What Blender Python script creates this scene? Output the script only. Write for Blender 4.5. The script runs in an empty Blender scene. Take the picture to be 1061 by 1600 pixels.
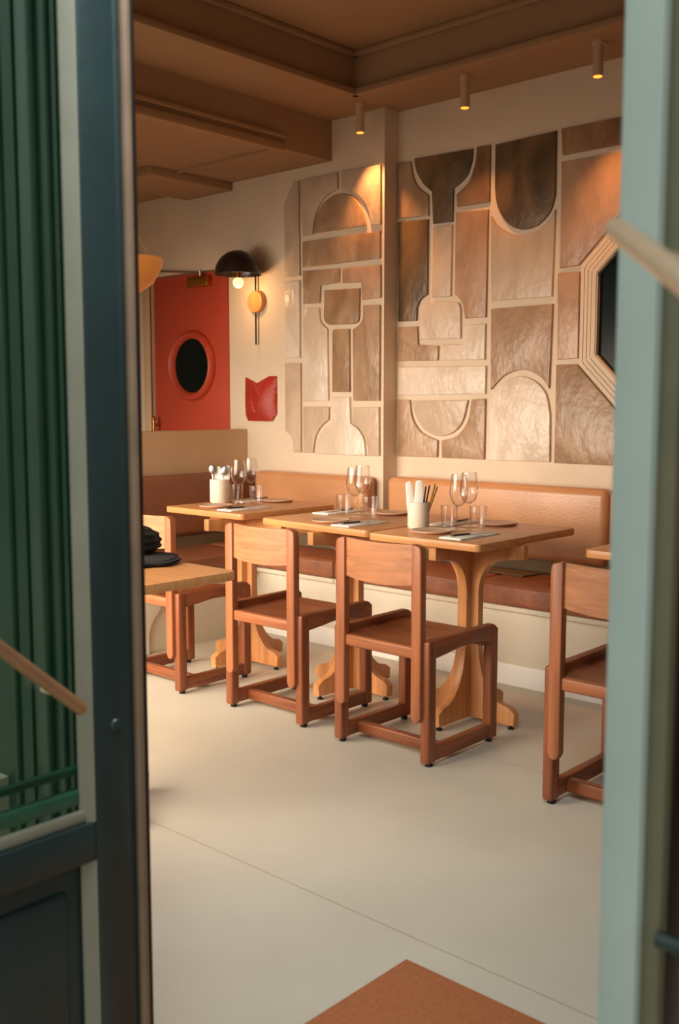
import bpy, bmesh, math, random
from mathutils import Vector, Matrix
R = math.radians
random.seed(7)
SC = bpy.context.scene
COL = SC.collection

# ------------------------------------------------------------------ camera, world, light, exposure
THETA = R(42.41)
cam = bpy.data.cameras.new('camera')
cam.sensor_width = 36; cam.sensor_height = 36; cam.sensor_fit = 'AUTO'
cam.lens = 36.0
cam.clip_start = 0.02
cam.dof.use_dof = True
cam.dof.focus_distance = 4.3
cam.dof.aperture_fstop = 4.6
cam_o = bpy.data.objects.new('camera', cam); COL.objects.link(cam_o)
cam_o.location = (0, 0, 1.3)
cam_o.rotation_euler = (R(90 - 5.994), 0, THETA)
SC.camera = cam_o

SC.view_settings.view_transform = 'Standard'
SC.view_settings.look = 'None'
SC.view_settings.gamma = 1
SC.view_settings.use_curve_mapping = False
SC.view_settings.exposure = 0.86

world = bpy.data.worlds.new('sky'); SC.world = world
world.use_nodes = True
wn = world.node_tree
bg = wn.nodes['Background']
wtc = wn.nodes.new('ShaderNodeTexCoord'); wsep = wn.nodes.new('ShaderNodeSeparateXYZ')
wramp = wn.nodes.new('ShaderNodeValToRGB')
wn.links.new(wtc.outputs['Generated'], wsep.inputs[0]); wn.links.new(wsep.outputs['Z'], wramp.inputs[0])
wramp.color_ramp.elements[0].position = 0.0; wramp.color_ramp.elements[0].color = (.30, .31, .28, 1)
wramp.color_ramp.elements[1].position = .5; wramp.color_ramp.elements[1].color = (.90, .94, .88, 1)
wn.links.new(wramp.outputs[0], bg.inputs[0]); bg.inputs[1].default_value = 0.6

def lamp(name, kind, loc, energy, color, rot=(0, 0, 0), **kw):
    l = bpy.data.lights.new(name, kind); l.energy = energy; l.color = color
    for k, v in kw.items(): setattr(l, k, v)
    o = bpy.data.objects.new(name, l); COL.objects.link(o); o.location = loc; o.rotation_euler = rot
    return o
# daylight through the shop windows in the front wall (they face the street, behind and left of the camera)
lamp('window_daylight', 'AREA', (-3.9, 1.14, 1.15), 33, (1.0, .85, .68), (R(68), 0, R(-6)), shape='RECTANGLE', size=3.0, size_y=1.2, spread=R(92))
lamp('doorway_daylight', 'AREA', (-1.0, 1.09, 2.5), 5, (.86, .96, 1.0), (R(26), 0, R(50)), shape='RECTANGLE', size=.7, size_y=.7, spread=R(80))

# ------------------------------------------------------------------ colours and materials
def lin(c):
    f = lambda v: v / 12.92 if v <= .04045 else ((v + .055) / 1.055) ** 2.4
    return tuple(f(x / 255.0) for x in c) + (1,)
def newmat(name):
    m = bpy.data.materials.new(name); m.use_nodes = True
    nt = m.node_tree; return m, nt, nt.nodes['Principled BSDF']
def plain(name, c, rough=.5, metal=0, noise=0, nscale=20, bump=0, bscale=60, coat=0, spec=None):
    m, nt, b = newmat(name); N = nt.nodes; L = nt.links
    col = lin(c); b.inputs['Base Color'].default_value = col
    b.inputs['Roughness'].default_value = rough; b.inputs['Metallic'].default_value = metal
    if coat: b.inputs['Coat Weight'].default_value = coat; b.inputs['Coat Roughness'].default_value = .15
    if spec is not None: b.inputs['Specular IOR Level'].default_value = spec
    tc = N.new('ShaderNodeTexCoord')
    if noise:
        n = N.new('ShaderNodeTexNoise'); n.inputs['Scale'].default_value = nscale; n.inputs['Detail'].default_value = 6
        L.new(tc.outputs['Object'], n.inputs['Vector'])
        r = N.new('ShaderNodeValToRGB')
        r.color_ramp.elements[0].position = .3; r.color_ramp.elements[1].position = .72
        r.color_ramp.elements[0].color = tuple(x * (1 - noise) for x in col[:3]) + (1,)
        r.color_ramp.elements[1].color = tuple(min(1, x * (1 + noise * .7)) for x in col[:3]) + (1,)
        L.new(n.outputs[0], r.inputs[0]); L.new(r.outputs[0], b.inputs['Base Color'])
    if bump:
        n = N.new('ShaderNodeTexNoise'); n.inputs['Scale'].default_value = bscale; n.inputs['Detail'].default_value = 4
        L.new(tc.outputs['Object'], n.inputs['Vector'])
        bm_ = N.new('ShaderNodeBump'); bm_.inputs['Strength'].default_value = bump; bm_.inputs['Distance'].default_value = .01
        L.new(n.outputs[0], bm_.inputs['Height']); L.new(bm_.outputs[0], b.inputs['Normal'])
    return m
def wood(name, c, axis, rough=.38, contrast=.45, stretch=14):
    m, nt, b = newmat(name); N = nt.nodes; L = nt.links
    col = lin(c)
    tc = N.new('ShaderNodeTexCoord'); oi = N.new('ShaderNodeObjectInfo')
    mp = N.new('ShaderNodeMapping')
    s = [stretch * 2.2] * 3; s['XYZ'.index(axis)] = 1.6
    mp.inputs['Scale'].default_value = s
    mul = N.new('ShaderNodeMath'); mul.operation = 'MULTIPLY'; mul.inputs[1].default_value = 13
    L.new(oi.outputs['Random'], mul.inputs[0]); L.new(mul.outputs[0], mp.inputs['Location'])
    L.new(tc.outputs['Object'], mp.inputs['Vector'])
    n = N.new('ShaderNodeTexNoise'); n.inputs['Scale'].default_value = 1.6; n.inputs['Detail'].default_value = 8
    n.inputs['Distortion'].default_value = .6
    L.new(mp.outputs[0], n.inputs['Vector'])
    r = N.new('ShaderNodeValToRGB')
    r.color_ramp.elements[0].position = .28; r.color_ramp.elements[1].position = .75
    r.color_ramp.elements[0].color = tuple(x * (1 - contrast) for x in col[:3]) + (1,)
    r.color_ramp.elements[1].color = tuple(min(1, x * (1 + contrast * .6)) for x in col[:3]) + (1,)
    L.new(n.outputs[0], r.inputs[0]); L.new(r.outputs[0], b.inputs['Base Color'])
    b.inputs['Roughness'].default_value = rough
    bm_ = N.new('ShaderNodeBump'); bm_.inputs['Strength'].default_value = .12; bm_.inputs['Distance'].default_value = .004
    L.new(n.outputs[0], bm_.inputs['Height']); L.new(bm_.outputs[0], b.inputs['Normal'])
    return m
def glassmat(name, tint=(1, 1, 1), gloss=.0, rough=.02, ior=1.35):
    m = bpy.data.materials.new(name); m.use_nodes = True; nt = m.node_tree; N = nt.nodes; L = nt.links
    N.remove(N['Principled BSDF'])
    t = N.new('ShaderNodeBsdfTransparent'); t.inputs[0].default_value = tint + (1,)
    g = N.new('ShaderNodeBsdfGlossy'); g.inputs['Roughness'].default_value = rough
    f = N.new('ShaderNodeLayerWeight'); f.inputs['Blend'].default_value = ior
    pw = N.new('ShaderNodeMath'); pw.operation = 'POWER'; pw.inputs[1].default_value = 3.0
    a = N.new('ShaderNodeMath'); a.operation = 'ADD'; a.inputs[1].default_value = gloss; a.use_clamp = True
    mx = N.new('ShaderNodeMixShader'); L.new(f.outputs['Facing'], pw.inputs[0]); L.new(pw.outputs[0], a.inputs[0]); L.new(a.outputs[0], mx.inputs[0])
    L.new(t.outputs[0], mx.inputs[1]); L.new(g.outputs[0], mx.inputs[2])
    L.new(mx.outputs[0], N['Material Output'].inputs[0])
    return m
def emit(name, c, s):
    m, nt, b = newmat(name)
    b.inputs['Base Color'].default_value = lin(c); b.inputs['Emission Color'].default_value = lin(c)
    b.inputs['Emission Strength'].default_value = s
    return m
def glaze(name, c, c2, streak=.5, bump=.25):
    m, nt, b = newmat(name); N = nt.nodes; L = nt.links
    tc = N.new('ShaderNodeTexCoord'); oi = N.new('ShaderNodeObjectInfo')
    mp = N.new('ShaderNodeMapping'); mp.inputs['Scale'].default_value = (3.6, 3.6, 2.0)
    mul = N.new('ShaderNodeMath'); mul.operation = 'MULTIPLY'; mul.inputs[1].default_value = 17
    L.new(oi.outputs['Random'], mul.inputs[0]); L.new(mul.outputs[0], mp.inputs['Location']); L.new(tc.outputs['Object'], mp.inputs['Vector'])
    n = N.new('ShaderNodeTexNoise'); n.inputs['Scale'].default_value = 1.5; n.inputs['Detail'].default_value = 5; n.inputs['Distortion'].default_value = .9
    L.new(mp.outputs[0], n.inputs['Vector'])
    r = N.new('ShaderNodeValToRGB'); e = r.color_ramp.elements
    e[0].position = .34; e[0].color = lin(c); e[1].position = .34 + streak * .7; e[1].color = lin(c2)
    L.new(n.outputs[0], r.inputs[0]); L.new(r.outputs[0], b.inputs['Base Color'])
    b.inputs['Roughness'].default_value = .3
    n2 = N.new('ShaderNodeTexNoise'); n2.inputs['Scale'].default_value = 9; n2.inputs['Detail'].default_value = 3
    L.new(mp.outputs[0], n2.inputs['Vector'])
    bm_ = N.new('ShaderNodeBump'); bm_.inputs['Strength'].default_value = bump; bm_.inputs['Distance'].default_value = .02
    L.new(n2.outputs[0], bm_.inputs['Height']); L.new(bm_.outputs[0], b.inputs['Normal'])
    return m

M = {}
M['plaster'] = plain('cream_plaster', (228, 207, 182), .75, noise=.06, nscale=3, bump=.12, bscale=25)
M['plaster_low'] = plain('cream_partition_paint', (214, 184, 148), .7, noise=.05, nscale=4)
M['ceiling'] = plain('dim_ceiling_paint', (168, 134, 100), .7, noise=.06, nscale=2.5)  # the ceiling's dimness is put into this browner tan
M['base_white'] = plain('pale_bench_plinth_paint', (222, 212, 192), .6, noise=.05, nscale=5)
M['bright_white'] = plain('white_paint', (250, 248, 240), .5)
M['teak'] = {a: wood('reddish_teak_' + a, (140, 78, 46), a) for a in 'XYZ'}
M['teak_light'] = {a: wood('worn_teak_' + a, (184, 122, 82), a, .42, .3) for a in 'XYZ'}
M['teak_post'] = {a: wood('teak_post_' + a, (166, 98, 60), a, .4, .35) for a in 'XYZ'}
M['oak'] = {a: wood('honey_oak_' + a, (214, 148, 92), a, .36, .22) for a in 'XYZ'}
M['leather'] = plain('tan_leather', (204, 146, 100), .34, noise=.14, nscale=4, bump=.15, bscale=120, coat=.25)
M['leather_seat'] = plain('chestnut_leather', (154, 96, 66), .42, noise=.3, nscale=14, bump=.2, bscale=90)
M['leather_dark'] = plain('brown_leather', (140, 88, 62), .42, noise=.14, nscale=4, bump=.15, bscale=120)
M['red_leather'] = plain('red_leather', (176, 48, 30), .45, noise=.2, nscale=9, bump=.2, bscale=80)
M['red_paint'] = plain('red_door_paint', (194, 74, 50), .45, noise=.08, nscale=3)
M['black_metal'] = plain('black_metal', (30, 24, 20), .3, coat=.3)
M['rubber'] = plain('black_rubber', (18, 16, 15), .6)
M['brass'] = plain('brass', (190, 140, 70), .28, 1, noise=.1)
M['steel'] = plain('brushed_steel', (190, 185, 178), .25, 1)
M['bar'] = plain('highlit_brass_bar', (240, 214, 184), .3, .35, noise=.06)  # pale colour carries the bright highlight along the bar
M['bar_dull'] = plain('dull_brass_bar', (172, 128, 92), .4, .5, noise=.08)
M['dark_glass'] = plain('dark_green_glass', (7, 20, 19), .22, spec=.15)
M['teal'] = plain('shaded_teal_paint', (38, 54, 54), .34, noise=.12, nscale=7, bump=.08, bscale=40)  # leaf paint darkened for the weaker light on the open door
M['teal_edge'] = plain('lit_teal_edge_paint', (132, 130, 114), .36, noise=.1, nscale=9)  # bead edges coloured paler for the light they catch
M['bead'] = plain('lit_brown_bead_paint', (128, 104, 84), .35, noise=.15, nscale=12)  # warm highlight on the jamb bead put into its colour
M['sage'] = plain('lit_sage_paint', (182, 198, 194), .4, noise=.06, nscale=6)  # post paint made paler for the daylight on its front
M['sage_dark'] = plain('olive_rebate_paint', (112, 110, 88), .5, noise=.1)
M['green_facade'] = plain('green_facade_paint', (46, 88, 68), .3, noise=.12, nscale=8, coat=.3)
M['ceramic'] = plain('speckled_white_ceramic', (228, 216, 196), .45, noise=.08, nscale=90)
M['plate'] = plain('sandy_pink_stoneware', (206, 168, 138), .45, noise=.1, nscale=70)
M['paper'] = plain('white_paper', (246, 242, 232), .7)
M['olive_board'] = plain('olive_brown_board', (112, 96, 70), .6, noise=.1)
M['cloth_black'] = plain('black_knit', (20, 17, 16), .9, noise=.3, nscale=30, bump=.6, bscale=80)
M['mat'] = plain('orange_brown_coir', (186, 112, 66), .95, noise=.16, nscale=90, bump=.6, bscale=300)
M['glass'] = glassmat('clear_glass', (.99, .99, .99), .03, .03, .5)
M['pane'] = glassmat('window_glass', (.72, .80, .76), .03, .02, .3)
M['amber'] = emit('lit_amber_glass', (206, 120, 48), .16)
M['bulb'] = emit('glowing_bulb', (255, 190, 90), 3)
M['spot_tip'] = emit('warm_spot_lens', (255, 120, 40), 2.2)
M['spot_body'] = plain('cream_enamel', (205, 175, 140), .4)
M['brown_panel'] = wood('dark_brown_panel', (124, 66, 40), 'Z', .5, .3)
GL = {'bronze': glaze('bronze_glaze', (82, 66, 48), (132, 104, 72), .5),
      'rust': glaze('rust_glaze', (124, 88, 60), (170, 130, 94), .5),
      'tan': glaze('tan_glaze', (154, 121, 92), (190, 159, 130), .5),
      'sand': glaze('sand_glaze', (190, 165, 140), (214, 190, 166), .5),
      'cream': glaze('cream_glaze', (208, 188, 166), (234, 220, 204), .5, .35),
      'pink': glaze('pinkish_glaze', (172, 134, 106), (200, 162, 132), .5),
      'olive': glaze('olive_glaze', (142, 110, 80), (178, 146, 114), .5, .22)}
# pale resin floor laid in large slabs with hairline joints
def floor_mat():
    m, nt, b = newmat('pale_resin_floor'); N = nt.nodes; L = nt.links
    tc = N.new('ShaderNodeTexCoord'); mp = N.new('ShaderNodeMapping'); mp.inputs['Location'].default_value = (.3, -1.885 + 2.4, 0)
    L.new(tc.outputs['Object'], mp.inputs[0])
    br = N.new('ShaderNodeTexBrick'); br.inputs['Scale'].default_value = 1
    br.inputs['Brick Width'].default_value = 40; br.inputs['Row Height'].default_value = 1.2; br.offset = 0
    br.inputs['Mortar Size'].default_value = .0022; br.inputs['Mortar Smooth'].default_value = .3
    br.inputs['Color1'].default_value = lin((204, 195, 176)); br.inputs['Color2'].default_value = lin((202, 193, 174))
    br.inputs['Mortar'].default_value = lin((170, 154, 130))
    L.new(mp.outputs[0], br.inputs['Vector'])
    n = N.new('ShaderNodeTexNoise'); n.inputs['Scale'].default_value = 2.2; n.inputs['Detail'].default_value = 8
    L.new(tc.outputs['Object'], n.inputs['Vector'])
    mx = N.new('ShaderNodeMixRGB'); mx.blend_type = 'MULTIPLY'; mx.inputs[0].default_value = .35
    rr = N.new('ShaderNodeValToRGB'); rr.color_ramp.elements[0].color = (.75, .73, .7, 1); rr.color_ramp.elements[0].position = .35
    rr.color_ramp.elements[1].position = .65
    L.new(n.outputs[0], rr.inputs[0]); L.new(br.outputs['Color'], mx.inputs[1]); L.new(rr.outputs[0], mx.inputs[2])
    L.new(mx.outputs[0], b.inputs['Base Color']); b.inputs['Roughness'].default_value = .5
    return m
M['floor'] = floor_mat()

# ------------------------------------------------------------------ mesh helpers
def tag(o, label=None, cat=None, group=None, kind=None):
    if label: o['label'] = label
    if cat: o['category'] = cat
    if group: o['group'] = group
    if kind: o['kind'] = kind
    return o
def empty(name, loc=(0, 0, 0), rz=0, label=None, cat=None, group=None):
    o = bpy.data.objects.new(name, None); COL.objects.link(o)
    o.location = loc; o.rotation_euler = (0, 0, rz); o.empty_display_size = .05
    return tag(o, label, cat, group)
class MB:
    def __init__(s): s.bm = bmesh.new()
    def box(s, x0, x1, y0, y1, z0, z1, bev=.003, seg=2):
        t = bmesh.new(); bmesh.ops.create_cube(t, size=1)
        for v in t.verts:
            v.co = Vector(((x0 + x1) / 2 + v.co.x * (x1 - x0), (y0 + y1) / 2 + v.co.y * (y1 - y0), (z0 + z1) / 2 + v.co.z * (z1 - z0)))
        if bev: bmesh.ops.bevel(t, geom=t.edges[:], offset=bev, segments=seg, affect='EDGES', profile=.5)
        return s._join(t)
    def _join(s, t):
        me = bpy.data.meshes.new('t'); t.to_mesh(me); t.free(); s.bm.from_mesh(me); bpy.data.meshes.remove(me); return s
    def prism(s, pts, axis, a0, a1, bev=0, seg=2):
        # pts: 2D outline; axis: extrusion axis, the outline lies in the other two (in XYZ order)
        t = bmesh.new()
        def mk(p, a):
            return Vector({'X': (a, p[0], p[1]), 'Y': (p[0], a, p[1]), 'Z': (p[0], p[1], a)}[axis])
        f = t.faces.new([t.verts.new(mk(p, a0)) for p in pts])
        r = bmesh.ops.extrude_face_region(t, geom=[f])
        d = mk((0, 0), a1) - mk((0, 0), a0)
        bmesh.ops.translate(t, vec=d, verts=[g for g in r['geom'] if isinstance(g, bmesh.types.BMVert)])
        bmesh.ops.recalc_face_normals(t, faces=t.faces[:])
        if bev:
            es = [e for e in t.edges if abs((e.verts[0].co - e.verts[1].co).dot(d)) < 1e-7]
            bmesh.ops.bevel(t, geom=es, offset=bev, segments=seg, affect='EDGES', profile=.5, clamp_overlap=True)
        return s._join(t)
    def lathe(s, prof, c=(0, 0, 0), seg=32, axis='Z', closed=False):
        t = bmesh.new(); rings = []
        for r_, h in prof:
            ring = []
            for i in range(seg):
                a = 2 * math.pi * i / seg
                x, y = r_ * math.cos(a), r_ * math.sin(a)
                ring.append(t.verts.new({'Z': (c[0] + x, c[1] + y, c[2] + h), 'Y': (c[0] + x, c[1] + h, c[2] + y), 'X': (c[0] + h, c[1] + x, c[2] + y)}[axis]))
            rings.append(ring)
        for a, b in zip(rings, rings[1:]):
            for i in range(seg):
                t.faces.new((a[i], a[(i + 1) % seg], b[(i + 1) % seg], b[i]))
        if closed:
            a, b = rings[-1], rings[0]
            for i in range(seg): t.faces.new((a[i], a[(i + 1) % seg], b[(i + 1) % seg], b[i]))
        else:
            for ring in (rings[0], rings[-1]):
                try: t.faces.new(ring)
                except ValueError: pass
        bmesh.ops.remove_doubles(t, verts=t.verts[:], dist=1e-6)
        bmesh.ops.recalc_face_normals(t, faces=t.faces[:])
        return s._join(t)
    def cyl(s, p, q, r, seg=14, r2=None):
        p, q = Vector(p), Vector(q); d = q - p
        t = bmesh.new(); bmesh.ops.create_cone(t, cap_ends=True, segments=seg, radius1=r, radius2=r if r2 is None else r2, depth=d.length)
        m = Matrix.Translation((p + q) / 2) @ d.to_track_quat('Z', 'Y').to_matrix().to_4x4()
        bmesh.ops.transform(t, matrix=m, verts=t.verts[:]); return s._join(t)
    def ball(s, c, r, sc=(1, 1, 1), seg=16):
        t = bmesh.new(); bmesh.ops.create_uvsphere(t, u_segments=seg, v_segments=seg // 2 + 2, radius=r)
        bmesh.ops.transform(t, matrix=Matrix.Translation(c) @ Matrix.Diagonal((*sc, 1)), verts=t.verts[:]); return s._join(t)
    def build(s, name, mat, parent=None, smooth=True, subsurf=0):
        me = bpy.data.meshes.new(name); s.bm.to_mesh(me); s.bm.free()
        me.materials.append(mat)
        if smooth:
            me.shade_smooth()
            me.set_sharp_from_angle(angle=R(38))
        o = bpy.data.objects.new(name, me); COL.objects.link(o)
        if parent: o.parent = parent
        if subsurf:
            md = o.modifiers.new('s', 'SUBSURF'); md.levels = md.render_levels = subsurf
        return o
def struct(name, mb, mat, **k): return tag(mb.build(name, mat, **k), kind='structure')
def copy_tree(o, parent=None):
    c = o.copy(); COL.objects.link(c); c.parent = parent
    for ch in [x for x in COL.objects if x.parent == o]: copy_tree(ch, c)
    return c
def smooth_poly(pts, n=5):
    # runs of points flagged 1 are joined to their neighbours by Catmull-Rom curves
    out = []; N_ = len(pts)
    fl = lambda i: len(pts[i % N_]) > 2
    P_ = lambda i: Vector(pts[i % N_][:2])
    for i in range(N_):
        a, b = P_(i), P_(i + 1)
        out.append(tuple(a))
        if fl(i) or fl(i + 1):
            p0 = P_(i - 1) if fl(i) else a - (b - a) * .5
            p3 = P_(i + 2) if fl(i + 1) else b + (b - a) * .5
            for k in range(1, n):
                t = k / n
                v = .5 * ((2 * a) + (b - p0) * t + (2 * p0 - 5 * a + 4 * b - p3) * t * t + (3 * a - p0 - 3 * b + p3) * t ** 3)
                out.append(tuple(v))
    return out
def rrect(x0, x1, y0, y1, r, n=5):
    o = []
    for cx, cy, a0 in ((x1 - r, y1 - r, 0), (x0 + r, y1 - r, 90), (x0 + r, y0 + r, 180), (x1 - r, y0 + r, 270)):
        for k in range(n + 1):
            a = R(a0 + 90 * k / n); o.append((cx + r * math.cos(a), cy + r * math.sin(a)))
    return o

# tile outlines on the wall plane (x, z); a third value marks a point on a curve
TILES_RIGHT=[
  ('bronze', [(-3.552, 2.622), (-3.17, 2.613), (-3.177, 2.546, 1), (-3.211, 2.476, 1), (-3.29, 2.428), (-3.292, 2.259), (-3.42, 2.262), (-3.43, 2.43), (-3.492, 2.486, 1), (-3.535, 2.553, 1)]) ,
  ('tan', [(-3.664, 2.617), (-3.577, 2.611), (-3.559, 2.526, 1), (-3.523, 2.467, 1), (-3.453, 2.415), (-3.452, 2.309), (-3.661, 2.319)]) ,
  ('rust', [(-3.141, 2.617), (-3.062, 2.613), (-3.061, 2.331), (-3.263, 2.331), (-3.268, 2.396), (-3.192, 2.448, 1), (-3.154, 2.531, 1)]) ,
  ('bronze', [(-3.661, 2.301), (-3.455, 2.291), (-3.455, 1.892), (-3.501, 1.867, 1), (-3.525, 1.825), (-3.527, 1.757), (-3.657, 1.758)]) ,
  ('sand', [(-3.42, 2.245), (-3.294, 2.243), (-3.298, 1.871), (-3.423, 1.874)]) ,
  ('pink', [(-3.27, 2.302), (-3.068, 2.295), (-3.072, 1.75), (-3.202, 1.751), (-3.218, 1.824), (-3.241, 1.857, 1), (-3.271, 1.879)]) ,
  ('cream', [(-3.507, 1.653), (-3.506, 1.811), (-3.493, 1.835, 1), (-3.462, 1.848), (-3.271, 1.841), (-3.245, 1.829, 1), (-3.233, 1.801), (-3.23, 1.648)]) ,
  ('tan', [(-3.657, 1.726), (-3.521, 1.725), (-3.515, 1.626), (-3.378, 1.614), (-3.38, 1.537), (-3.66, 1.54)]) ,
  ('cream', [(-3.209, 1.716), (-3.074, 1.717), (-3.075, 1.532), (-3.353, 1.536), (-3.354, 1.617), (-3.212, 1.616)]) ,
  ('cream', [(-3.652, 1.507), (-3.067, 1.5), (-3.068, 1.354), (-3.654, 1.351)]) ,
  ('sand', [(-3.552, 1.319), (-3.178, 1.324), (-3.209, 1.215, 1), (-3.268, 1.153, 1), (-3.36, 1.129, 1), (-3.454, 1.156, 1), (-3.519, 1.224, 1)]) ,
  ('tan', [(-3.658, 1.326), (-3.571, 1.325), (-3.551, 1.224, 1), (-3.486, 1.146, 1), (-3.375, 1.105), (-3.377, 1.013), (-3.656, 1.01)]) ,
  ('tan', [(-3.154, 1.326), (-3.067, 1.33), (-3.07, 1.012), (-3.346, 1.012), (-3.347, 1.105), (-3.245, 1.135, 1), (-3.176, 1.215, 1)]) ,
  ('bronze', [(-3.028, 2.61), (-2.679, 2.617), (-2.678, 2.317), (-2.704, 2.239, 1), (-2.774, 2.181, 1), (-2.866, 2.171, 1), (-2.948, 2.212, 1), (-3.009, 2.299, 1), (-3.028, 2.393)]) ,
  ('sand', [(-3.049, 2.258), (-3.017, 2.209, 1), (-2.947, 2.161, 1), (-2.866, 2.141, 1), (-2.767, 2.158, 1), (-2.703, 2.206, 1), (-2.676, 2.246), (-2.684, 1.828), (-3.038, 1.83)]) ,
  ('tan', [(-3.04, 1.789), (-2.678, 1.792), (-2.689, 1.379), (-2.723, 1.425, 1), (-2.79, 1.463, 1), (-2.861, 1.474, 1), (-2.954, 1.447, 1), (-3.034, 1.377)]) ,
  ('cream', [(-3.044, 1.01), (-3.043, 1.252), (-3.015, 1.353, 1), (-2.953, 1.417, 1), (-2.86, 1.443, 1), (-2.769, 1.415, 1), (-2.706, 1.351, 1), (-2.68, 1.254), (-2.676, 1.014)]) ,
  ('pink', [(-2.652, 1.939), (-2.535, 1.935), (-2.531, 1.522), (-2.645, 1.519)]) ,
]
TILES_LEFT=[
  ('sand', [(-4.304, 2.597), (-4.008, 2.598), (-4.004, 2.508), (-4.078, 2.488, 1), (-4.14, 2.445, 1), (-4.183, 2.38, 1), (-4.203, 2.278), (-4.281, 2.275)]) ,
  ('sand', [(-3.976, 2.599), (-3.689, 2.592), (-3.687, 2.275), (-3.756, 2.277), (-3.77, 2.35, 1), (-3.81, 2.416, 1), (-3.876, 2.467, 1), (-3.976, 2.503)]) ,
  ('tan', [(-4.188, 2.282), (-4.175, 2.365, 1), (-4.125, 2.434, 1), (-4.05, 2.471, 1), (-3.976, 2.477, 1), (-3.885, 2.446, 1), (-3.823, 2.376, 1), (-3.791, 2.281)]) ,
  ('tan', [(-4.281, 2.244), (-3.691, 2.24), (-3.69, 2.095), (-4.282, 2.095)]) ,
  ('tan', [(-4.282, 2.077), (-3.994, 2.066), (-3.994, 1.989), (-4.141, 1.983), (-4.146, 1.884), (-4.278, 1.887)]) ,
  ('pink', [(-3.967, 2.064), (-3.686, 2.059), (-3.685, 1.883), (-3.817, 1.879), (-3.826, 1.976), (-3.967, 1.983)]) ,
  ('sand', [(-4.358, 2.596), (-4.314, 2.593), (-4.307, 2.052), (-4.431, 2.051), (-4.432, 2.472), (-4.404, 2.524, 1), (-4.373, 2.562, 1)]) ,
  ('cream', [(-4.431, 2.027), (-4.309, 2.027), (-4.309, 1.574), (-4.428, 1.577)]) ,
  ('sand', [(-4.432, 1.545), (-4.302, 1.543), (-4.302, 1.016), (-4.363, 1.014), (-4.368, 1.068, 1), (-4.388, 1.111, 1), (-4.433, 1.143)]) ,
  ('cream', [(-4.278, 1.861), (-4.151, 1.857), (-4.146, 1.801, 1), (-4.132, 1.766, 1), (-4.087, 1.733), (-4.078, 1.321), (-4.281, 1.321)]) ,
  ('olive', [(-4.107, 1.953), (-3.839, 1.944), (-3.841, 1.787), (-3.852, 1.761, 1), (-3.879, 1.751), (-4.065, 1.754), (-4.098, 1.771, 1), (-4.112, 1.799)]) ,
  ('olive', [(-4.044, 1.727), (-3.916, 1.724), (-3.911, 1.371), (-4.046, 1.372)]) ,
  ('tan', [(-3.812, 1.849), (-3.689, 1.844), (-3.69, 1.32), (-3.883, 1.321), (-3.888, 1.72), (-3.843, 1.744, 1), (-3.816, 1.776, 1)]) ,
  ('sand', [(-4.281, 1.287), (-4.072, 1.286), (-4.075, 1.212), (-4.138, 1.169, 1), (-4.182, 1.108, 1), (-4.202, 1.015), (-4.282, 1.014)]) ,
  ('cream', [(-4.046, 1.341), (-3.912, 1.341), (-3.906, 1.193), (-3.846, 1.16, 1), (-3.805, 1.103, 1), (-3.791, 1.011), (-4.182, 1.01), (-4.165, 1.095, 1), (-4.109, 1.159, 1), (-4.046, 1.195)]) ,
  ('sand', [(-3.887, 1.283), (-3.693, 1.286), (-3.689, 1.015), (-3.769, 1.012), (-3.782, 1.083, 1), (-3.828, 1.154, 1), (-3.892, 1.196)]) ,
]

TILES_RIGHT += [
  ('rust', [(-2.65, 2.621), (-1.27, 2.619), (-1.27, 2.498), (-2.641, 2.496)]),
  ('pink', [(-2.646, 2.464), (-1.27, 2.464), (-1.27, 1.966), (-1.38, 1.966), (-1.722, 2.31), (-2.198, 2.31), (-2.54, 1.966), (-2.64, 1.961)]),
  ('olive', [(-2.65, 1.494), (-2.538, 1.494), (-2.198, 1.145), (-1.722, 1.145), (-1.385, 1.494), (-1.27, 1.494), (-1.27, 1.01), (-2.65, 1.01)]),
  ('pink', [(-1.385, 1.939), (-1.275, 1.939), (-1.275, 1.52), (-1.385, 1.52)]),
]

# ------------------------------------------------------------------ the room
YR, YL, YF = 4.5, 4.38, 1.0          # right wall section, protruding left wall section, street front
XS = -3.67                            # where the left section steps forward
ZC, ZB = 2.89, 2.67                   # ceiling by the wall, bottom of the left bulkhead
b = MB(); b.box(-7.2, 2.6, -2.5, 4.8, -.12, 0, 0); struct('floor', b, M['floor'], smooth=False)
b = MB(); b.box(XS, 2.2, YR, YR + .2, 0, 3.2, 0); struct('wall_back', b, M['plaster'], smooth=False)
DL, DR, DT = -5.755, -4.945, 2.16
b = MB(); b.box(-7.2, DL, YL, YR + .2, 0, 3.2, 0); b.box(DR, XS, YL, YR + .2, 0, 3.2, 0); b.box(DL, DR, YL, YR + .2, DT, 3.2, 0)
struct('wall_back_left', b, M['plaster'], smooth=False)
b = MB(); b.box(-7.2, -7.0, YF, YL, 0, 3.2, 0); struct('wall_left', b, M['plaster'], smooth=False)
b = MB(); b.box(2.0, 2.2, YF, YR, 0, 3.2, 0); struct('wall_right', b, M['plaster'], smooth=False)
# street front with its window openings and the doorway the camera looks through
b = MB()
b.box(-7.0, -5.6, YF, YF + .1, 0, 3.2, 0); b.box(-5.6, -1.85, YF, YF + .1, 2.5, 3.2, 0); b.box(-5.6, -1.85, YF, YF + .1, 0, .55, 0)
b.box(-1.85, -1.53, YF + .06, YF + .1, 0, 3.2, 0); b.box(-1.5, -.5, YF, YF + .1, 2.75, 3.2, 0); b.box(.5, 2.2, YF, YF + .1, 0, 3.2, 0); b.box(-.5, .5, YF, YF + .1, 2.75, 3.2, 0)
struct('wall_front', b, M['plaster'], smooth=False)
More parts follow.
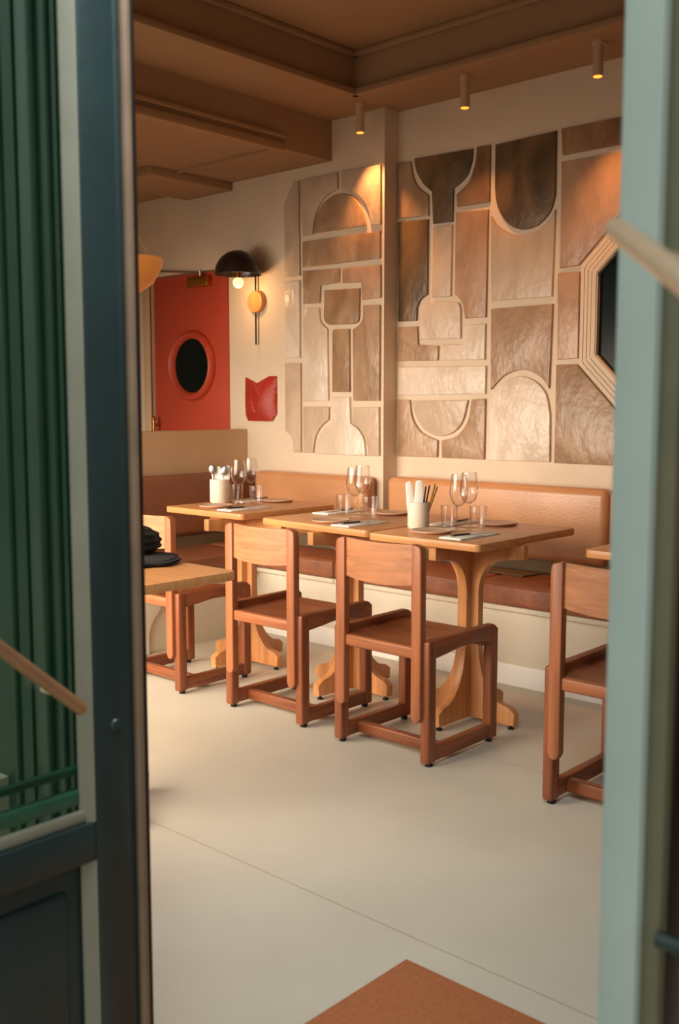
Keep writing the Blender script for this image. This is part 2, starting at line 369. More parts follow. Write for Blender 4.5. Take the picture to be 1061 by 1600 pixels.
# ceiling: low strip by the wall, raised tray, bulkhead on the left
X0, Y0, ZT = -3.64, 4.10, 3.10
b = MB()
b.box(-4.06, 2.2, Y0, YR, ZC, 3.2, 0)
b.box(-4.06, X0, YF, Y0, ZC, 3.2, 0)
b.box(X0, 2.2, YF, Y0, ZT, 3.2, 0)
b.box(-7.0, -4.06, YF, YL, ZB, 3.2, 0)
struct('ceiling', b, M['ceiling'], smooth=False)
b = MB(); b.box(X0 - .0, 2.0, Y0 - .03, Y0 + .012, ZC - .012, ZC + .02, .004); b.box(X0 - .012, X0 + .03, YF + .1, Y0 + .01, ZC - .012, ZC + .02, .004)
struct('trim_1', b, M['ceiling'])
b = MB(); b.box(X0, 2.0, Y0 - .03, Y0, ZT - .03, ZT, .006); b.box(X0, X0 + .03, YF + .1, Y0, ZT - .03, ZT, .006)
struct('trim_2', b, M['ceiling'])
b = MB(); b.box(-4.10, -4.045, YF + .1, 4.0, ZB - .015, ZB + .03, .006); b.box(-5.1, -4.05, 3.94, 3.965, ZB - .012, ZB + .005, .003)
b.box(-4.045, -4.03, YF + .1, 4.0, ZB + .05, ZB + .07, .003)
struct('trim_3', b, M['ceiling'])
b = MB(); b.box(-5.35, -4.90, 3.75, YL, ZB - .05, ZB, .004); struct('trim_4', b, M['ceiling'])
# low partition behind the end bench
b = MB(); b.box(-4.90, -4.785, 2.2, YL, 0, 1.145, .004); struct('wall_partition', b, M['plaster_low'])

# red door
t = empty('door_1', (0, 0, 0)); tag(t, kind='structure')
b = MB(); b.box(DL + .004, DR - .004, YL + .03, YL + .075, .01, DT - .006, .003); b.build('door_panel', M['red_paint'], t)
b = MB(); cx, cz = -5.345, 1.555; b2 = []
prof = [(.175, 0), (.232, 0), (.232, -.012), (.222, -.035), (.205, -.045), (.188, -.035), (.178, -.012), (.175, 0)]
b.lathe([(r_, h) for r_, h in prof], (cx, YL + .03, cz), 48, 'Y'); pr = b.build('porthole_rim', M['red_paint'], t)
b = MB(); b.lathe([(.0001, -.004), (.176, -.004), (.176, .002), (.0001, .002)], (cx, YL + .026, cz), 48, 'Y'); b.build('porthole_glass', M['dark_glass'], pr)
b = MB(); b.cyl((-5.70, YL + .03, 1.16), (-5.70, YL - .03, 1.16), .008); b.cyl((-5.70, YL - .03, 1.04), (-5.70, YL - .03, 1.20), .011); b.ball((-5.70, YL - .03, 1.205), .015); b.build('door_handle', M['brass'], t)
for z in (1.93, 1.72, .5):
    b = MB(); b.box(DR - .012, DR + .006, YL + .012, YL + .034, z - .05, z + .05, .003); b.build('hinge', M['black_metal'], t)
b = MB(); b.box(-5.34, -5.14, YL - .02, YL + .03, 2.06, 2.125, .006); cl = b.build('closer_body', M['brass'], t)
b = MB(); b.cyl((-5.22, YL - .005, 2.15), (-5.64, YL - .03, 2.19), .007); b.cyl((-5.22, YL, 2.12), (-5.22, YL - .005, 2.165), .012); b.cyl((-5.64, YL - .03, 2.19), (-5.66, YL, 2.21), .012); b.build('closer_arm', M['steel'], cl)
b = MB(); b.box(DL - .07, DL, YL - .012, YL + .01, 0, DT + .0, .003); struct('trim_5', b, M['plaster_low'])

# ------------------------------------------------------------------ glazed tile murals
def mural(name, label, tiles, Y, th, names=None):
    t = empty(name, (0, Y, 0), 0, label, 'wall tiles', None)
    for c, pts in tiles:
        b = MB(); pp = smooth_poly(pts)
        # build around the tile's own centre
        b.prism(pp, 'Y', -.0005, -th, .0045, 3)
        b.build('tile', GL[c], t)
    return t
mural('tile_mural', 'mural of glazed bottle shaped tiles on the wall beside the black wall lamp', TILES_LEFT, YL, .016)
tm = mural('tile_mural', 'larger mural of brown and cream glazed tiles on the right wall, around the octagonal mirror', TILES_RIGHT, YR, .016)

# octagonal mirror with a stepped plaster frame
OX, OZ = -1.96, 1.727
def octa(a): 
    k = a * math.tan(R(22.5)); return [(OX + sx, OZ + sz) for sx, sz in ((a, k), (k, a), (-k, a), (-a, k), (-a, -k), (-k, -a), (k, -a), (a, -k))]
t = empty('octagonal_mirror', (0, YR, 0), 0, 'octagonal dark mirror in a stepped cream frame, on the right tile mural', 'mirror')
def ring(o, i, y0, y1, bev):
    b = MB(); A_, B_ = octa(o), octa(i); bm = b.bm
    v = [[bm.verts.new((p[0], y, p[1])) for p in q] for q, y in ((A_, y0), (A_, y1), (B_, y1), (B_, y0))]
    for k in range(4):
        for j in range(8): bm.faces.new((v[k][j], v[k][(j + 1) % 8], v[(k + 1) % 4][(j + 1) % 8], v[(k + 1) % 4][j]))
    bmesh.ops.recalc_face_normals(bm, faces=bm.faces[:])
    bmesh.ops.bevel(bm, geom=[e for e in bm.edges if abs(e.verts[0].co.y - y1) < 1e-6 and abs(e.verts[1].co.y - y1) < 1e-6], offset=bev, segments=2, affect='EDGES')
    return b
for o_, i_, h in ((.566, .540, .018), (.540, .516, .026), (.516, .492, .034), (.492, .462, .044)):
    ring(o_, i_, 0, -h, .006).build('frame', M['plaster'], t)
b = MB(); b.prism(octa(.464), 'Y', -.002, -.012); b.build('mirror_glass', M['dark_glass'], t, smooth=False)

# ------------------------------------------------------------------ banquettes
def pad(x0, x1, y0, y1, z0, z1, r, axis='X'):
    b = MB(); b.box(x0, x1, y0, y1, z0, z1, r, 6); return b
t = empty('banquette', (0, 0, 0), 0, 'long wall banquette with tan leather back pads, running under the right tile mural', 'bench')
pad(-3.61, -2.278, 4.33, 4.44, .535, .905, .04).build('back_pad', M['leather'], t)
pad(-2.272, -.9, 4.33, 4.44, .535, .905, .04).build('back_pad', M['leather'], t)
pad(-.894, .6, 4.33, 4.44, .535, .905, .04).build('back_pad', M['leather'], t)
b = MB(); b.box(-3.62, .6, 4.36, YR - .004, .0, .60, .003); b.box(-3.61, .6, 4.42, YR - .004, .6, .86, .003); b.build('back_board', M['olive_board'], t)
pad(-3.655, -2.765, 3.95, 4.33, .375, .475, .02).build('seat_cushion', M['leather_seat'], t)
pad(-2.76, -1.6, 3.95, 4.33, .375, .475, .02).build('seat_cushion', M['leather_seat'], t)
pad(-1.595, .6, 3.95, 4.33, .375, .475, .02).build('seat_cushion', M['leather_seat'], t)
b = MB(); b.box(-3.655, .6, 3.985, 4.36, 0, .355, .002); b.box(-3.655, .6, 3.955, 4.36, .352, .374, .003); b.build('plinth', M['base_white'], t)
b = MB(); b.box(-3.655, .6, 3.972, 3.985, 0, .10, .003); b.build('kick_board', M['bright_white'], t)

t = empty('banquette', (0, 0, 0), 0, 'corner banquette with brown leather back, in the corner under the left tile mural', 'bench')
pad(-4.60, -3.70, 4.25, 4.365, .535, .90, .04).build('back_pad', M['leather'], t)
pad(-4.765, -4.655, 2.9, 4.35, .535, .895, .04).build('back_pad', M['leather_dark'], t)
b = MB(); b.box(-4.66, -3.66, 4.28, YL - .004, 0, .60, .003); b.box(-4.765, -4.69, 2.6, 4.37, 0, .6, .003); b.build('back_board', M['olive_board'], t)
pad(-4.68, -3.66, 3.95, 4.28, .375, .475, .02).build('seat_cushion', M['leather_seat'], t)
pad(-4.69, -4.25, 2.7, 3.945, .375, .475, .02).build('seat_cushion', M['leather_dark'], t)
b = MB(); b.box(-4.68, -3.66, 3.985, 4.28, 0, .355, .002); b.box(-4.68, -3.66, 3.955, 4.28, .352, .374, .003)
b.box(-4.69, -4.285, 2.7, 3.985, 0, .355, .002); b.box(-4.69, -4.255, 2.7, 3.955, .352, .374, .003); b.build('plinth', M['base_white'], t)
b = MB(); b.box(-4.28, -3.66, 3.972, 3.985, 0, .10, .003); b.build('kick_board', M['bright_white'], t)
# white curved-edge panel added for the bright white patch on the plinth
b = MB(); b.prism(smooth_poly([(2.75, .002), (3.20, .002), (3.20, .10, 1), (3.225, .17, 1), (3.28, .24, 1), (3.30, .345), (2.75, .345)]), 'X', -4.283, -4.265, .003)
tag(b.build('white_patch_panel', M['bright_white']), 'added white panel, curved like the bright patch on the end bench plinth', 'panel')

# booklet on the seat
b = MB(); b.prism([(-2.93, 4.20), (-2.62, 4.17), (-2.60, 4.30), (-2.90, 4.32)], 'Z', .4755, .484, .002)
tag(b.build('booklet', M['olive_board']), 'olive grey booklet lying on the tan banquette seat behind the right table', 'booklet')

# ------------------------------------------------------------------ pedestal tables
def cross_profile(h, w=.052):
    # half outline of one pedestal board, arm at the top, foot at the bottom
    hr = [(.0, .012), (.20, .018), (.228, .02), (.232, .068), (.205, .088), (.150, .105, 1), (.105, .15, 1), (.075, .21, 1), (w + .006, .29, 1), (w, .38), (w, h - .20), (w + .010, h - .15, 1), (w + .035, h - .105, 1), (.125, h - .078, 1), (.19, h - .062), (.262, h - .055), (.262, h)]
    l = [(-p[0],) + tuple(p[1:]) for p in hr[1:]][::-1]
    return smooth_poly(hr[1:] + l)
def make_table(x0, x1, y0, y1, px, py, label, rot=0):
    cx, cy = (x0 + x1) / 2, (y0 + y1) / 2
    t = empty('dining_table', (cx, cy, 0), rot, label, 'table', 'square pedestal tables along the banquette')
    b = MB(); b.prism(rrect(x0 - cx, x1 - cx, y0 - cy, y1 - cy, .025), 'Z', .75, .78, .004); b.build('tabletop', M['oak']['X'], t)
    dx, dy = px - cx, py - cy; pp = cross_profile(.75)
    b = MB(); b.prism([(p[0] + dx, p[1]) for p in pp], 'Y', dy - .018, dy + .018, .003); b.build('pedestal_board', M['oak']['Z'], t)
    b = MB(); b.prism([(p[0] + dy, p[1]) for p in pp], 'X', dx - .0178, dx + .0178, .003); b.build('pedestal_board', M['oak']['Z'], t)
    for a, c in ((.205, 0), (-.205, 0), (0, .205), (0, -.205)):
        b = MB(); b.cyl((dx + a, dy + c, .006), (dx + a, dy + c, .022), .005); b.cyl((dx + a, dy + c, 0), (dx + a, dy + c, .007), .013); b.build('foot_glide', M['rubber'], t)
    return t
make_table(-4.20, -3.615, 3.265, 3.93, -3.77, 3.44, 'honey oak pedestal table in the corner, leftmost of those with place settings')
make_table(-3.42, -2.735, 3.205, 3.90, -3.03, 3.42, 'honey oak pedestal table in the middle, butted against the right laid table', R(-3.5))
make_table(-2.715, -2.165, 3.14, 3.86, -2.40, 3.425, 'honey oak pedestal table with the tall white cutlery pot, in front of the tan banquette')
make_table(-1.82, -1.25, 3.30, 3.95, -1.53, 3.60, 'bare oak table corner at the right edge, behind the rightmost chair')

# ------------------------------------------------------------------ chairs
CW, CD = .46, .44
def make_chair():
    t = empty('dining_chair', (0, 0, 0))
    hx, hy = CW / 2, CD / 2
    for s in (-1, 1):
        xa, xb = sorted((s * hx, s * (hx - .040)))
        b = MB(); b.box(xa, xb, -hy, -hy + .048, .014, .462, .009, 3); lr_ = b.build('leg', M['teak']['Z'], t)
        b = MB(); b.box(xa, xb, hy - .048, hy, .014, .45, .009, 3); lf_ = b.build('leg', M['teak']['Z'], t)
        b = MB(); b.box(xa + .004, xb - .004, -hy + .046, hy - .046, .018, .072, .004); b.build('side_rail', M['teak']['Y'], t)
        # apron above the seat side, arched underneath, rounded at the front
        pr = [(-hy + .045, .462), (-hy + .045, .395), (-hy + .12, .402, 1), (0, .412, 1), (hy - .10, .405, 1), (hy - .046, .385), (hy - .02, .43), (hy - .01, .452, 1), (hy - .03, .464)]
        b = MB(); b.prism(smooth_poly(pr), 'X', xa + .002, xb - .002, .006, 3); b.build('seat_apron', M['teak']['Y'], t)
        # back post, lapped on the inner rear of the leg
        xo, xi = s * (hx - .026), s * (hx - .070); xa2, xb2 = sorted((xo, xi)); xm = (xa2 + xb2) / 2; w_ = (xb2 - xa2) / 2
        pr = [(xa2, .185), (xa2 + .008, .168, 1), (xm, .162, 1), (xb2 - .008, .168, 1), (xb2, .185)]
        if s > 0: pr += [(xb2, .775), (xb2 - .006, .797, 1), (xb2 - .026, .806), (xa2, .808)]
        else: pr += [(xb2, .808), (xa2 + .026, .806), (xa2 + .006, .797, 1), (xa2, .775)]
        b = MB(); b.prism(smooth_poly(pr), 'Y', -hy - .018, -hy + .016, .005, 3); b.build('back_post', M['teak_post']['Z'], t)
        for y, lg_ in ((-hy + .03, lr_), (hy - .03, lf_)):
            b = MB(); b.cyl((s * (hx - .02), y, 0), (s * (hx - .02), y, .016), .014); b.build('foot_glide', M['rubber'], lg_)
    # dished plywood seat
    b = MB(); bm = b.bm; nx, ny = 14, 12; g = []
    for j in range(ny + 1):
        for i in range(nx + 1):
            u, v = i / nx * 2 - 1, j / ny
            z = .438 - .018 * (1 - abs(u) ** 2.4) * math.sin(math.pi * min(1, .15 + v * .85)) - (.012 * max(0, (v - .85) / .15) ** 2)
            g.append(bm.verts.new((u * (hx - .036), -hy + .012 + v * (CD - .022), z)))
    fs = []
    for j in range(ny):
        for i in range(nx): k = j * (nx + 1) + i; fs.append(bm.faces.new((g[k], g[k + 1], g[k + nx + 2], g[k + nx + 1])))
    r_ = bmesh.ops.extrude_face_region(bm, geom=fs); bmesh.ops.translate(bm, vec=(0, 0, -.014), verts=[q for q in r_['geom'] if isinstance(q, bmesh.types.BMVert)])
    bmesh.ops.recalc_face_normals(bm, faces=bm.faces[:]); b.build('seat', M['teak']['X'], t)
    b = MB(); b.box(-hx + .066, hx - .066, -hy - .010, -hy + .018, .392, .436, .008, 3); b.build('rear_rail', M['teak_post']['X'], t)
    b = MB(); b.box(-hx + .036, hx - .036, hy - .045, hy - .02, .375, .41, .004); b.build('front_rail', M['teak']['X'], t)
    b = MB(); b.box(-hx + .036, hx - .036, -hy + .095, -hy + .13, .022, .066, .006, 3); b.build('stretcher', M['teak']['X'], t)
    # curved backrest board
    b = MB(); bm = b.bm; n = 18; rows = 8; F_ = []; B_ = []
    for j in range(rows + 1):
        for i in range(n + 1):
            u = i / n * 2 - 1; x = u * (hx - .062)
            zb = .662 - .012 * (1 - u * u); zt = .806 - .004 * (1 - u * u)
            z = zb + (zt - zb) * j / rows; y = -hy + .016 - .020 * (1 - u * u) - .006
            F_.append(bm.verts.new((x, y, z))); B_.append(bm.verts.new((x, y - .014, z)))
    W_ = n + 1
    for j in range(rows):
        for i in range(n):
            k = j * W_ + i
            bm.faces.new((F_[k], F_[k + 1], F_[k + W_ + 1], F_[k + W_])); bm.faces.new((B_[k], B_[k + W_], B_[k + W_ + 1], B_[k + 1]))
    for i in range(n): bm.faces.new((F_[i], B_[i], B_[i + 1], F_[i + 1])); k = rows * W_ + i; bm.faces.new((F_[k], F_[k + 1], B_[k + 1], B_[k]))
    for j in range(rows): k = j * W_; bm.faces.new((F_[k], F_[k + W_], B_[k + W_], B_[k])); k += n; bm.faces.new((F_[k], B_[k], B_[k + W_], F_[k + W_]))
    bmesh.ops.recalc_face_normals(bm, faces=bm.faces[:]); b.build('backrest', M['teak_light']['X'], t)
    return t
chair = make_chair()
GC = 'square framed teak chairs facing the banquette'
for i, (x, y, rz, lab) in enumerate([
    (-2.390, 3.055, 0, 'teak chair in front of the right laid table, nearest chair in full view'),
    (-3.045, 3.075, R(.5), 'teak chair second from left, in front of the middle table'),
    (-3.786, 3.05, 0, 'leftmost teak chair, partly behind the black knitwear and the teal door'),
    (-1.465, 3.055, 0, 'teak square frame chair at the right edge, cut off by the pale door post')]):
    c = chair if i == 0 else copy_tree(chair)
    c.location = (x, y, 0); c.rotation_euler = (0, 0, rz); tag(c, lab, 'chair', GC)

# bare table close to the entrance with black knitwear on it
make_table(-3.08, -2.385, 1.50, 2.135, -2.74, 1.80, 'bare honey oak table nearest the open teal door, carrying black knitwear')
def heap(cx, cy, z0, rx, ry, h, ph):
    b = MB(); bm = b.bm
    bmesh.ops.create_uvsphere(bm, u_segments=48, v_segments=24, radius=1)
    for v in bm.verts:
        n_ = v.co.normalized(); a = math.atan2(n_.y, n_.x)
        f = 1 + .05 * math.sin(5 * a + ph) + .035 * math.sin(9 * a + 1.3 + ph)
        q = 1 - .30 * max(0, n_.z) ** 1.5 + .05 * math.sin(n_.z * 15 + ph)          # soft folded layers
        rr_ = max(0, 1 - abs(n_.z) ** 5) ** .5
        v.co = Vector((cx + math.cos(a) * rx * f * q * rr_, cy + math.sin(a) * ry * f * q * rr_, z0 + h * (n_.z * .5 + .5) * (1 + .06 * math.sin(3 * a + ph))))
    return b
b = heap(-2.765, 2.02, .781, .155, .15, .024, 0); h2 = heap(-2.835, 2.03, .795, .115, .12, .105, 2); me_ = bpy.data.meshes.new('h'); h2.bm.to_mesh(me_); b.bm.from_mesh(me_)
tag(b.build('knitted_garment', M['cloth_black'], subsurf=1), 'black knitted garment folded in a heap on the table nearest the open door', 'clothing')

# ------------------------------------------------------------------ table settings
TZ = .7805
def glass_shell(prof, name, root, loc=(0, 0, 0)): 
    b = MB(); b.lathe(prof, loc, 32); return b.build(name, M['glass'], root)
def make_wine():
    t = empty('wine_glass')
    glass_shell([(.0001, .0), (.033, .0005), (.034, .0025), (.012, .006), (.004, .011), (.0001, .0112)], 'foot', t)
    glass_shell([(.0001, .011), (.0045, .011), (.0035, .05), (.0038, .088), (.008, .098), (.0001, .0985)], 'stem', t)
    glass_shell([(.0001, .097), (.010, .0985), (.027, .112), (.0365, .135), (.0395, .156), (.0375, .185), (.0325, .222), (.0308, .232), (.0298, .2315), (.0315, .222), (.0362, .185), (.0380, .156), (.0350, .136), (.025, .114), (.009, .1015), (.0001, .100)], 'bowl', t)
    return t
def make_tumbler():
    t = empty('tumbler')
    glass_shell([(.0001, .0), (.030, .0), (.0315, .003), (.0370, .094), (.0365, .096), (.0350, .095), (.0300, .018), (.0001, .014)], 'glass_body', t)
    b = MB(); b.lathe([(.0355, .0), (.0375, .0005), (.0375, .0025), (.0355, .003)], (0, 0, .0935), 32, closed=True); b.build('rim', M['glass'], t)
    return t
def make_plate():
    b = MB(); b.lathe([(.0001, 0), (.068, 0), (.080, .003), (.085, .009), (.084, .0115), (.080, .010), (.070, .007), (.0001, .0065)], (0, 0, 0), 40)
    return b.build('side_plate', M['plate'])
def make_napkin():
    b = MB(); b.box(-.052, .052, -.138, .138, 0, .003, .001); b.box(-.050, .050, -.136, .02, .003, .006, .001); return b.build('napkin', M['paper'])
def make_knife():
    t = empty('table_knife')
    b = MB(); b.box(-.008, .008, -.10, .0, 0, .008, .003); b.build('handle', M['black_metal'], t)
    b = MB(); b.prism(smooth_poly([(-.007, 0), (.007, 0), (.009, .05, 1), (.006, .10, 1), (-.002, .118), (-.007, .06)]), 'Z', .002, .0038, .0005); b.build('blade', M['steel'], t)
    return t
P_ = dict(wine=make_wine(), tumb=make_tumbler(), plate=make_plate(), nap=make_napkin(), knife=make_knife())
used = set()
LBL = {'wine': 'stemmed wine glass', 'tumb': 'short clear glass tumbler', 'plate': 'round sandy stoneware side plate', 'nap': 'folded white paper napkin', 'knife': 'dark handled table knife'}
CAT = {'wine': 'wine glass', 'tumb': 'glass', 'plate': 'plate', 'nap': 'napkin', 'knife': 'knife'}
GRP = {'wine': 'wine glasses on the laid tables', 'tumb': 'tumblers on the laid tables', 'plate': 'side plates on the laid tables', 'nap': 'paper napkins on the laid tables', 'knife': 'knives on the napkins'}
def put(k, x, y, where, z=TZ, rz=0):
    src = P_[k]; o = copy_tree(src) if k in used else src; used.add(k)
    o.location = (x, y, z); o.rotation_euler = (0, 0, rz)
    tag(o, LBL[k] + ' ' + where, CAT[k], GRP[k])
TN = {1: 'corner table', 2: 'middle table', 3: 'right laid table'}
SET = {
 1: dict(wine=[(-4.000, 3.595), (-4.080, 3.755)], tumb=[(-4.075, 3.645), (-3.925, 3.650)], plate=[(-3.975, 3.415), (-3.955, 3.835)], nap=[(-3.785, 3.440), (-4.085, 3.785)]),
 2: dict(wine=[(-3.130, 3.530), (-3.200, 3.665)], tumb=[(-3.225, 3.560), (-3.075, 3.575)], plate=[(-3.085, 3.320), (-3.085, 3.755)], nap=[(-2.930, 3.345), (-3.335, 3.650)]),
 3: dict(wine=[(-2.490, 3.460), (-2.530, 3.590)], tumb=[(-2.560, 3.490), (-2.440, 3.530)], plate=[(-2.520, 3.315), (-2.475, 3.735)], nap=[(-2.335, 3.325), (-2.640, 3.645)]),
}
for ti, d in SET.items():
    tn = TN[ti]
    put('wine', *d['wine'][0], 'on the %s, left one of its pair' % tn); put('wine', *d['wine'][1], 'on the %s, right one of its pair' % tn)
    put('tumb', *d['tumb'][0], 'on the %s, left of the wine glasses' % tn); put('tumb', *d['tumb'][1], 'on the %s, right of the wine glasses' % tn)
    put('plate', *d['plate'][0], 'at the chair side of the %s' % tn); put('plate', *d['plate'][1], 'at the banquette side of the %s' % tn)
    put('nap', *d['nap'][0], 'at the chair side of the %s, under a knife' % tn); put('nap', *d['nap'][1], 'at the banquette side of the %s, behind the glasses' % tn)
    put('knife', d['nap'][0][0] - .008, d['nap'][0][1], 'on the napkin at the chair side of the %s' % tn, TZ + .0062, R(-6))
    put('knife', d['nap'][1][0] + .005, d['nap'][1][1], 'on the napkin at the banquette side of the %s' % tn, TZ + .0062, R(186))

def pot(x, y, r, h, label):
    b = MB(); b.lathe([(.0001, 0), (r - .006, 0), (r, .008), (r, h - .003), (r - .003, h), (r - .006, h - .003), (r - .007, .012), (.0001, .01)], (0, 0, 0), 40)
    o = b.build('cutlery_pot', M['ceramic']); o.location = (x, y, TZ); return tag(o, label, 'pot', 'white ceramic cutlery pots')
PA = (-4.128, 3.575); PB = (-2.650, 3.395)
pot(*PA, .052, .125, 'short off-white ceramic pot holding spoons and napkins on the corner table')
pot(*PB, .046, .112, 'white ceramic pot holding napkins and knives on the right laid table')
def rolled(x, y, lean, az, ln, label, w=.020):
    b = MB(); b.prism(smooth_poly([(-w, 0), (w, 0), (w * 1.1, ln * .6), (w * .9, ln - .012, 1), (w * .4, ln, 1), (-w * .8, ln - .004), (-w * 1.1, ln * .5)]), 'Y', -.005, .005, .003)
    o = b.build('rolled_napkin', M['paper']); o.location = (x, y, TZ + .014); o.rotation_euler = (0, lean, az)
    return tag(o, label, 'napkin', 'napkins standing in the pots')
def spoon(x, y, lean, az, label):
    b = MB(); b.box(-.004, .004, -.0015, .0015, 0, .14, .001); b.ball((0, 0, .162), .02, (.95, .22, 1.35), 20)
    o = b.build('spoon', M['steel']); o.location = (x, y, TZ + .014); o.rotation_euler = (0, lean, az)
    return tag(o, label, 'spoon', 'spoons in the corner table pot')
def knife_up(x, y, lean, az, label, ln=.17):
    b = MB(); b.box(-.0035, .0035, -.003, .003, 0, ln, .002)
    o = b.build('table_knife', M['brass'] if ln > .172 else M['black_metal']); o.location = (x, y, TZ + .014); o.rotation_euler = (0, lean, az)
    return tag(o, label, 'knife', 'knives standing in the right pot')
AZ = THETA
spoon(PA[0] - .020, PA[1] - .020, R(-3), AZ, 'steel spoon standing in the corner table pot, nearest its left rim')
spoon(PA[0] + .006, PA[1] - .022, R(14), AZ, 'steel spoon leaning right in the corner table pot')
rolled(PA[0] - .012, PA[1] + .012, R(-4), AZ, .178, 'white napkin standing behind the left spoon in the corner pot')
rolled(PA[0] + .012, PA[1] + .014, R(8), AZ, .185, 'white napkin leaning right in the corner pot', .017)
rolled(PB[0] - .020, PB[1] - .014, R(-6), AZ, .185, 'white napkin leaning left in the right table pot', .015)
rolled(PB[0] + .000, PB[1] - .002, R(1), AZ, .190, 'white napkin standing upright in the middle of the right table pot', .017)
for k, (a, l_, lean) in enumerate(((.014, .165, 7), (.021, .172, 11), (.027, .180, 15), (.030, .174, 19))):
    knife_up(PB[0] + a * .74 + .004 * (k % 2), PB[1] + a * .67 - .012 * (k % 2) - .006, R(lean), AZ, 'thin knife standing in the right table pot, ' + ('closest to the napkins', 'second from the napkins', 'third from the napkins', 'leaning farthest right')[k], l_)

# ------------------------------------------------------------------ wall lamp, red pocket, ceiling spots, amber pendant
t = empty('wall_lamp', (-4.674, YL, 1.9), 0, 'black dome wall lamp with amber bulb on a thin rod, right of the red door', 'lamp')
zc = .20
b = MB(); n = 14; rr = .142
outer = [(max(.0001, rr * math.sin(R(90 * k / n))), rr * 1.02 * math.cos(R(90 * k / n))) for k in range(n + 1)]
inner = [(max(.0001, (rr - .003) * math.sin(R(90 * k / n))), (rr - .003) * 1.02 * math.cos(R(90 * k / n))) for k in range(n, -1, -1)]
b.lathe(outer + inner, (0, -.165, zc - .025), 40); sh = b.build('lamp_shade', M['black_metal'], t)
b = MB(); b.cyl((0, -.024, -.235), (0, -.024, .235), .0055); b.cyl((0, -.024, .21), (0, -.165, .21), .005); b.build('lamp_rod', M['black_metal'], t)
b = MB(); b.lathe([(.0001, 0), (.064, 0), (.067, -.004), (.067, -.03), (.064, -.034), (.0001, -.034)], (0, 0, .025), 36, 'Y'); b.build('wall_disc', M['oak']['Z'], t)
b = MB(); b.cyl((0, -.165, .20), (0, -.165, .155), .018); bs_ = b.build('bulb_socket', M['brass'], t)
b = MB(); b.ball((0, -.165, .128), .032, (1, 1, 1), 24); b.build('bulb', M['bulb'], bs_)
lamp('lamp_bulb_light', 'POINT', (-4.674, YL - .165, 1.9 + .085), 1.3, (1, .55, .22), shadow_soft_size=.03)

# red leather pocket with studs
t = empty('leather_pocket', (-4.655, YL, 1.335), 0, 'red leather wall pocket with studded edges, under the black wall lamp', 'wall pocket')
b = MB(); bm = b.bm; nx, nz = 36, 30; G = []
for j in range(nz + 1):
    for i in range(nx + 1):
        u, v = i / nx * 2 - 1, j / nz
        top = .137 - .040 * max(0, 1 - abs(u + .25) / .75) ** 1.0 if u > -.25 else .132 - .036 * max(0, 1 - abs(u + .25) / .65)
        bot = -.137 + .045 * max(0, (abs(u) - .72) / .28)
        z = bot + (top - bot) * v
        x = u * .142
        bulge = .050 * (1 - u * u) ** .7 * math.sin(math.pi * min(1, v * .9 + .12)) ** .6
        fold = .085 * max(0, 1 - abs(u + .05) / (.06 + .62 * max(0, v - .22))) * max(0, v - .22) ** .6
        y = -.004 - max(0, bulge - fold)
        G.append(bm.verts.new((x, y, z)))
fs = []
for j in range(nz):
    for i in range(nx): k = j * (nx + 1) + i; fs.append(bm.faces.new((G[k], G[k + 1], G[k + nx + 2], G[k + nx + 1])))
r_ = bmesh.ops.extrude_face_region(bm, geom=fs); bmesh.ops.translate(bm, vec=(0, .0035, 0), verts=[q for q in r_['geom'] if isinstance(q, bmesh.types.BMVert)])
bmesh.ops.recalc_face_normals(bm, faces=bm.faces[:]); pk_ = b.build('pocket_body', M['red_leather'], t)
for sx in (-.132, .132):
    for k in range(6 if sx > 0 else 3):
        b = MB(); b.ball((sx, -.012, .115 - .038 * k), .0042, (1, .6, 1), 10); b.build('stud', M['steel'], pk_)
for k in range(5):
    b = MB(); b.ball((-.075 + .037 * k, -.014, -.126), .0042, (1, .6, 1), 10); b.build('stud', M['steel'], pk_)

def ceiling_spot():
    t = empty('ceiling_spot')
    b = MB(); b.lathe([(.0001, 0), (.028, 0), (.028, -.016), (.023, -.018), (.023, -.148), (.020, -.150), (.0001, -.146)], (0, 0, 0), 24); sb_ = b.build('spot_body', M['spot_body'], t)
    b = MB(); b.lathe([(.0001, -.1475), (.0195, -.1475), (.0195, -.152), (.0001, -.155)], (0, 0, 0), 20); b.build('spot_lens', M['spot_tip'], sb_)
    return t
s0 = ceiling_spot()
for i, (x, y, lab, e) in enumerate([(-3.72, 4.235, 'cream cylinder ceiling spot above the left tile mural, leftmost of three', 5.5), (-3.04, 4.235, 'cream cylinder ceiling spot above the goblet tile, middle of three', 2.2), (-2.325, 4.235, 'cream cylinder ceiling spot beside the pale door post, rightmost of three', 4.5)]):
    o = s0 if i == 0 else copy_tree(s0)
    o.location = (x, y, ZC); tag(o, lab, 'ceiling light', 'ceiling spots over the tile murals')
    lamp('spot_beam', 'SPOT', (x, y, ZC - .16), e * 3, (1, .42, .14), (R(12), 0, 0), spot_size=R(75), spot_blend=.8, shadow_soft_size=.02)

t = empty('pendant_lamp', (-2.205, 1.612, 1.672), 0, 'amber glass bowl pendant glowing beside the open dark teal door', 'lamp')
b = MB(); b.lathe([(.0001, -.086), (.03, -.083), (.062, -.062), (.085, -.02), (.088, .0), (.085, .0), (.081, -.02), (.058, -.058), (.028, -.078), (.0001, -.081)], (0, 0, 0), 40); b.build('glass_bowl', M['amber'], t)
b = MB(); b.cyl((0, 0, -.04), (0, 0, ZT - 1.66), .0035); b.build('cord', M['black_metal'], t)
for a in (0, 120, 240):
    b = MB(); b.cyl((.084 * math.cos(R(a)), .084 * math.sin(R(a)), -.004), (0, 0, .12), .0015, 8); b.build('hanger_wire', M['brass'], t)

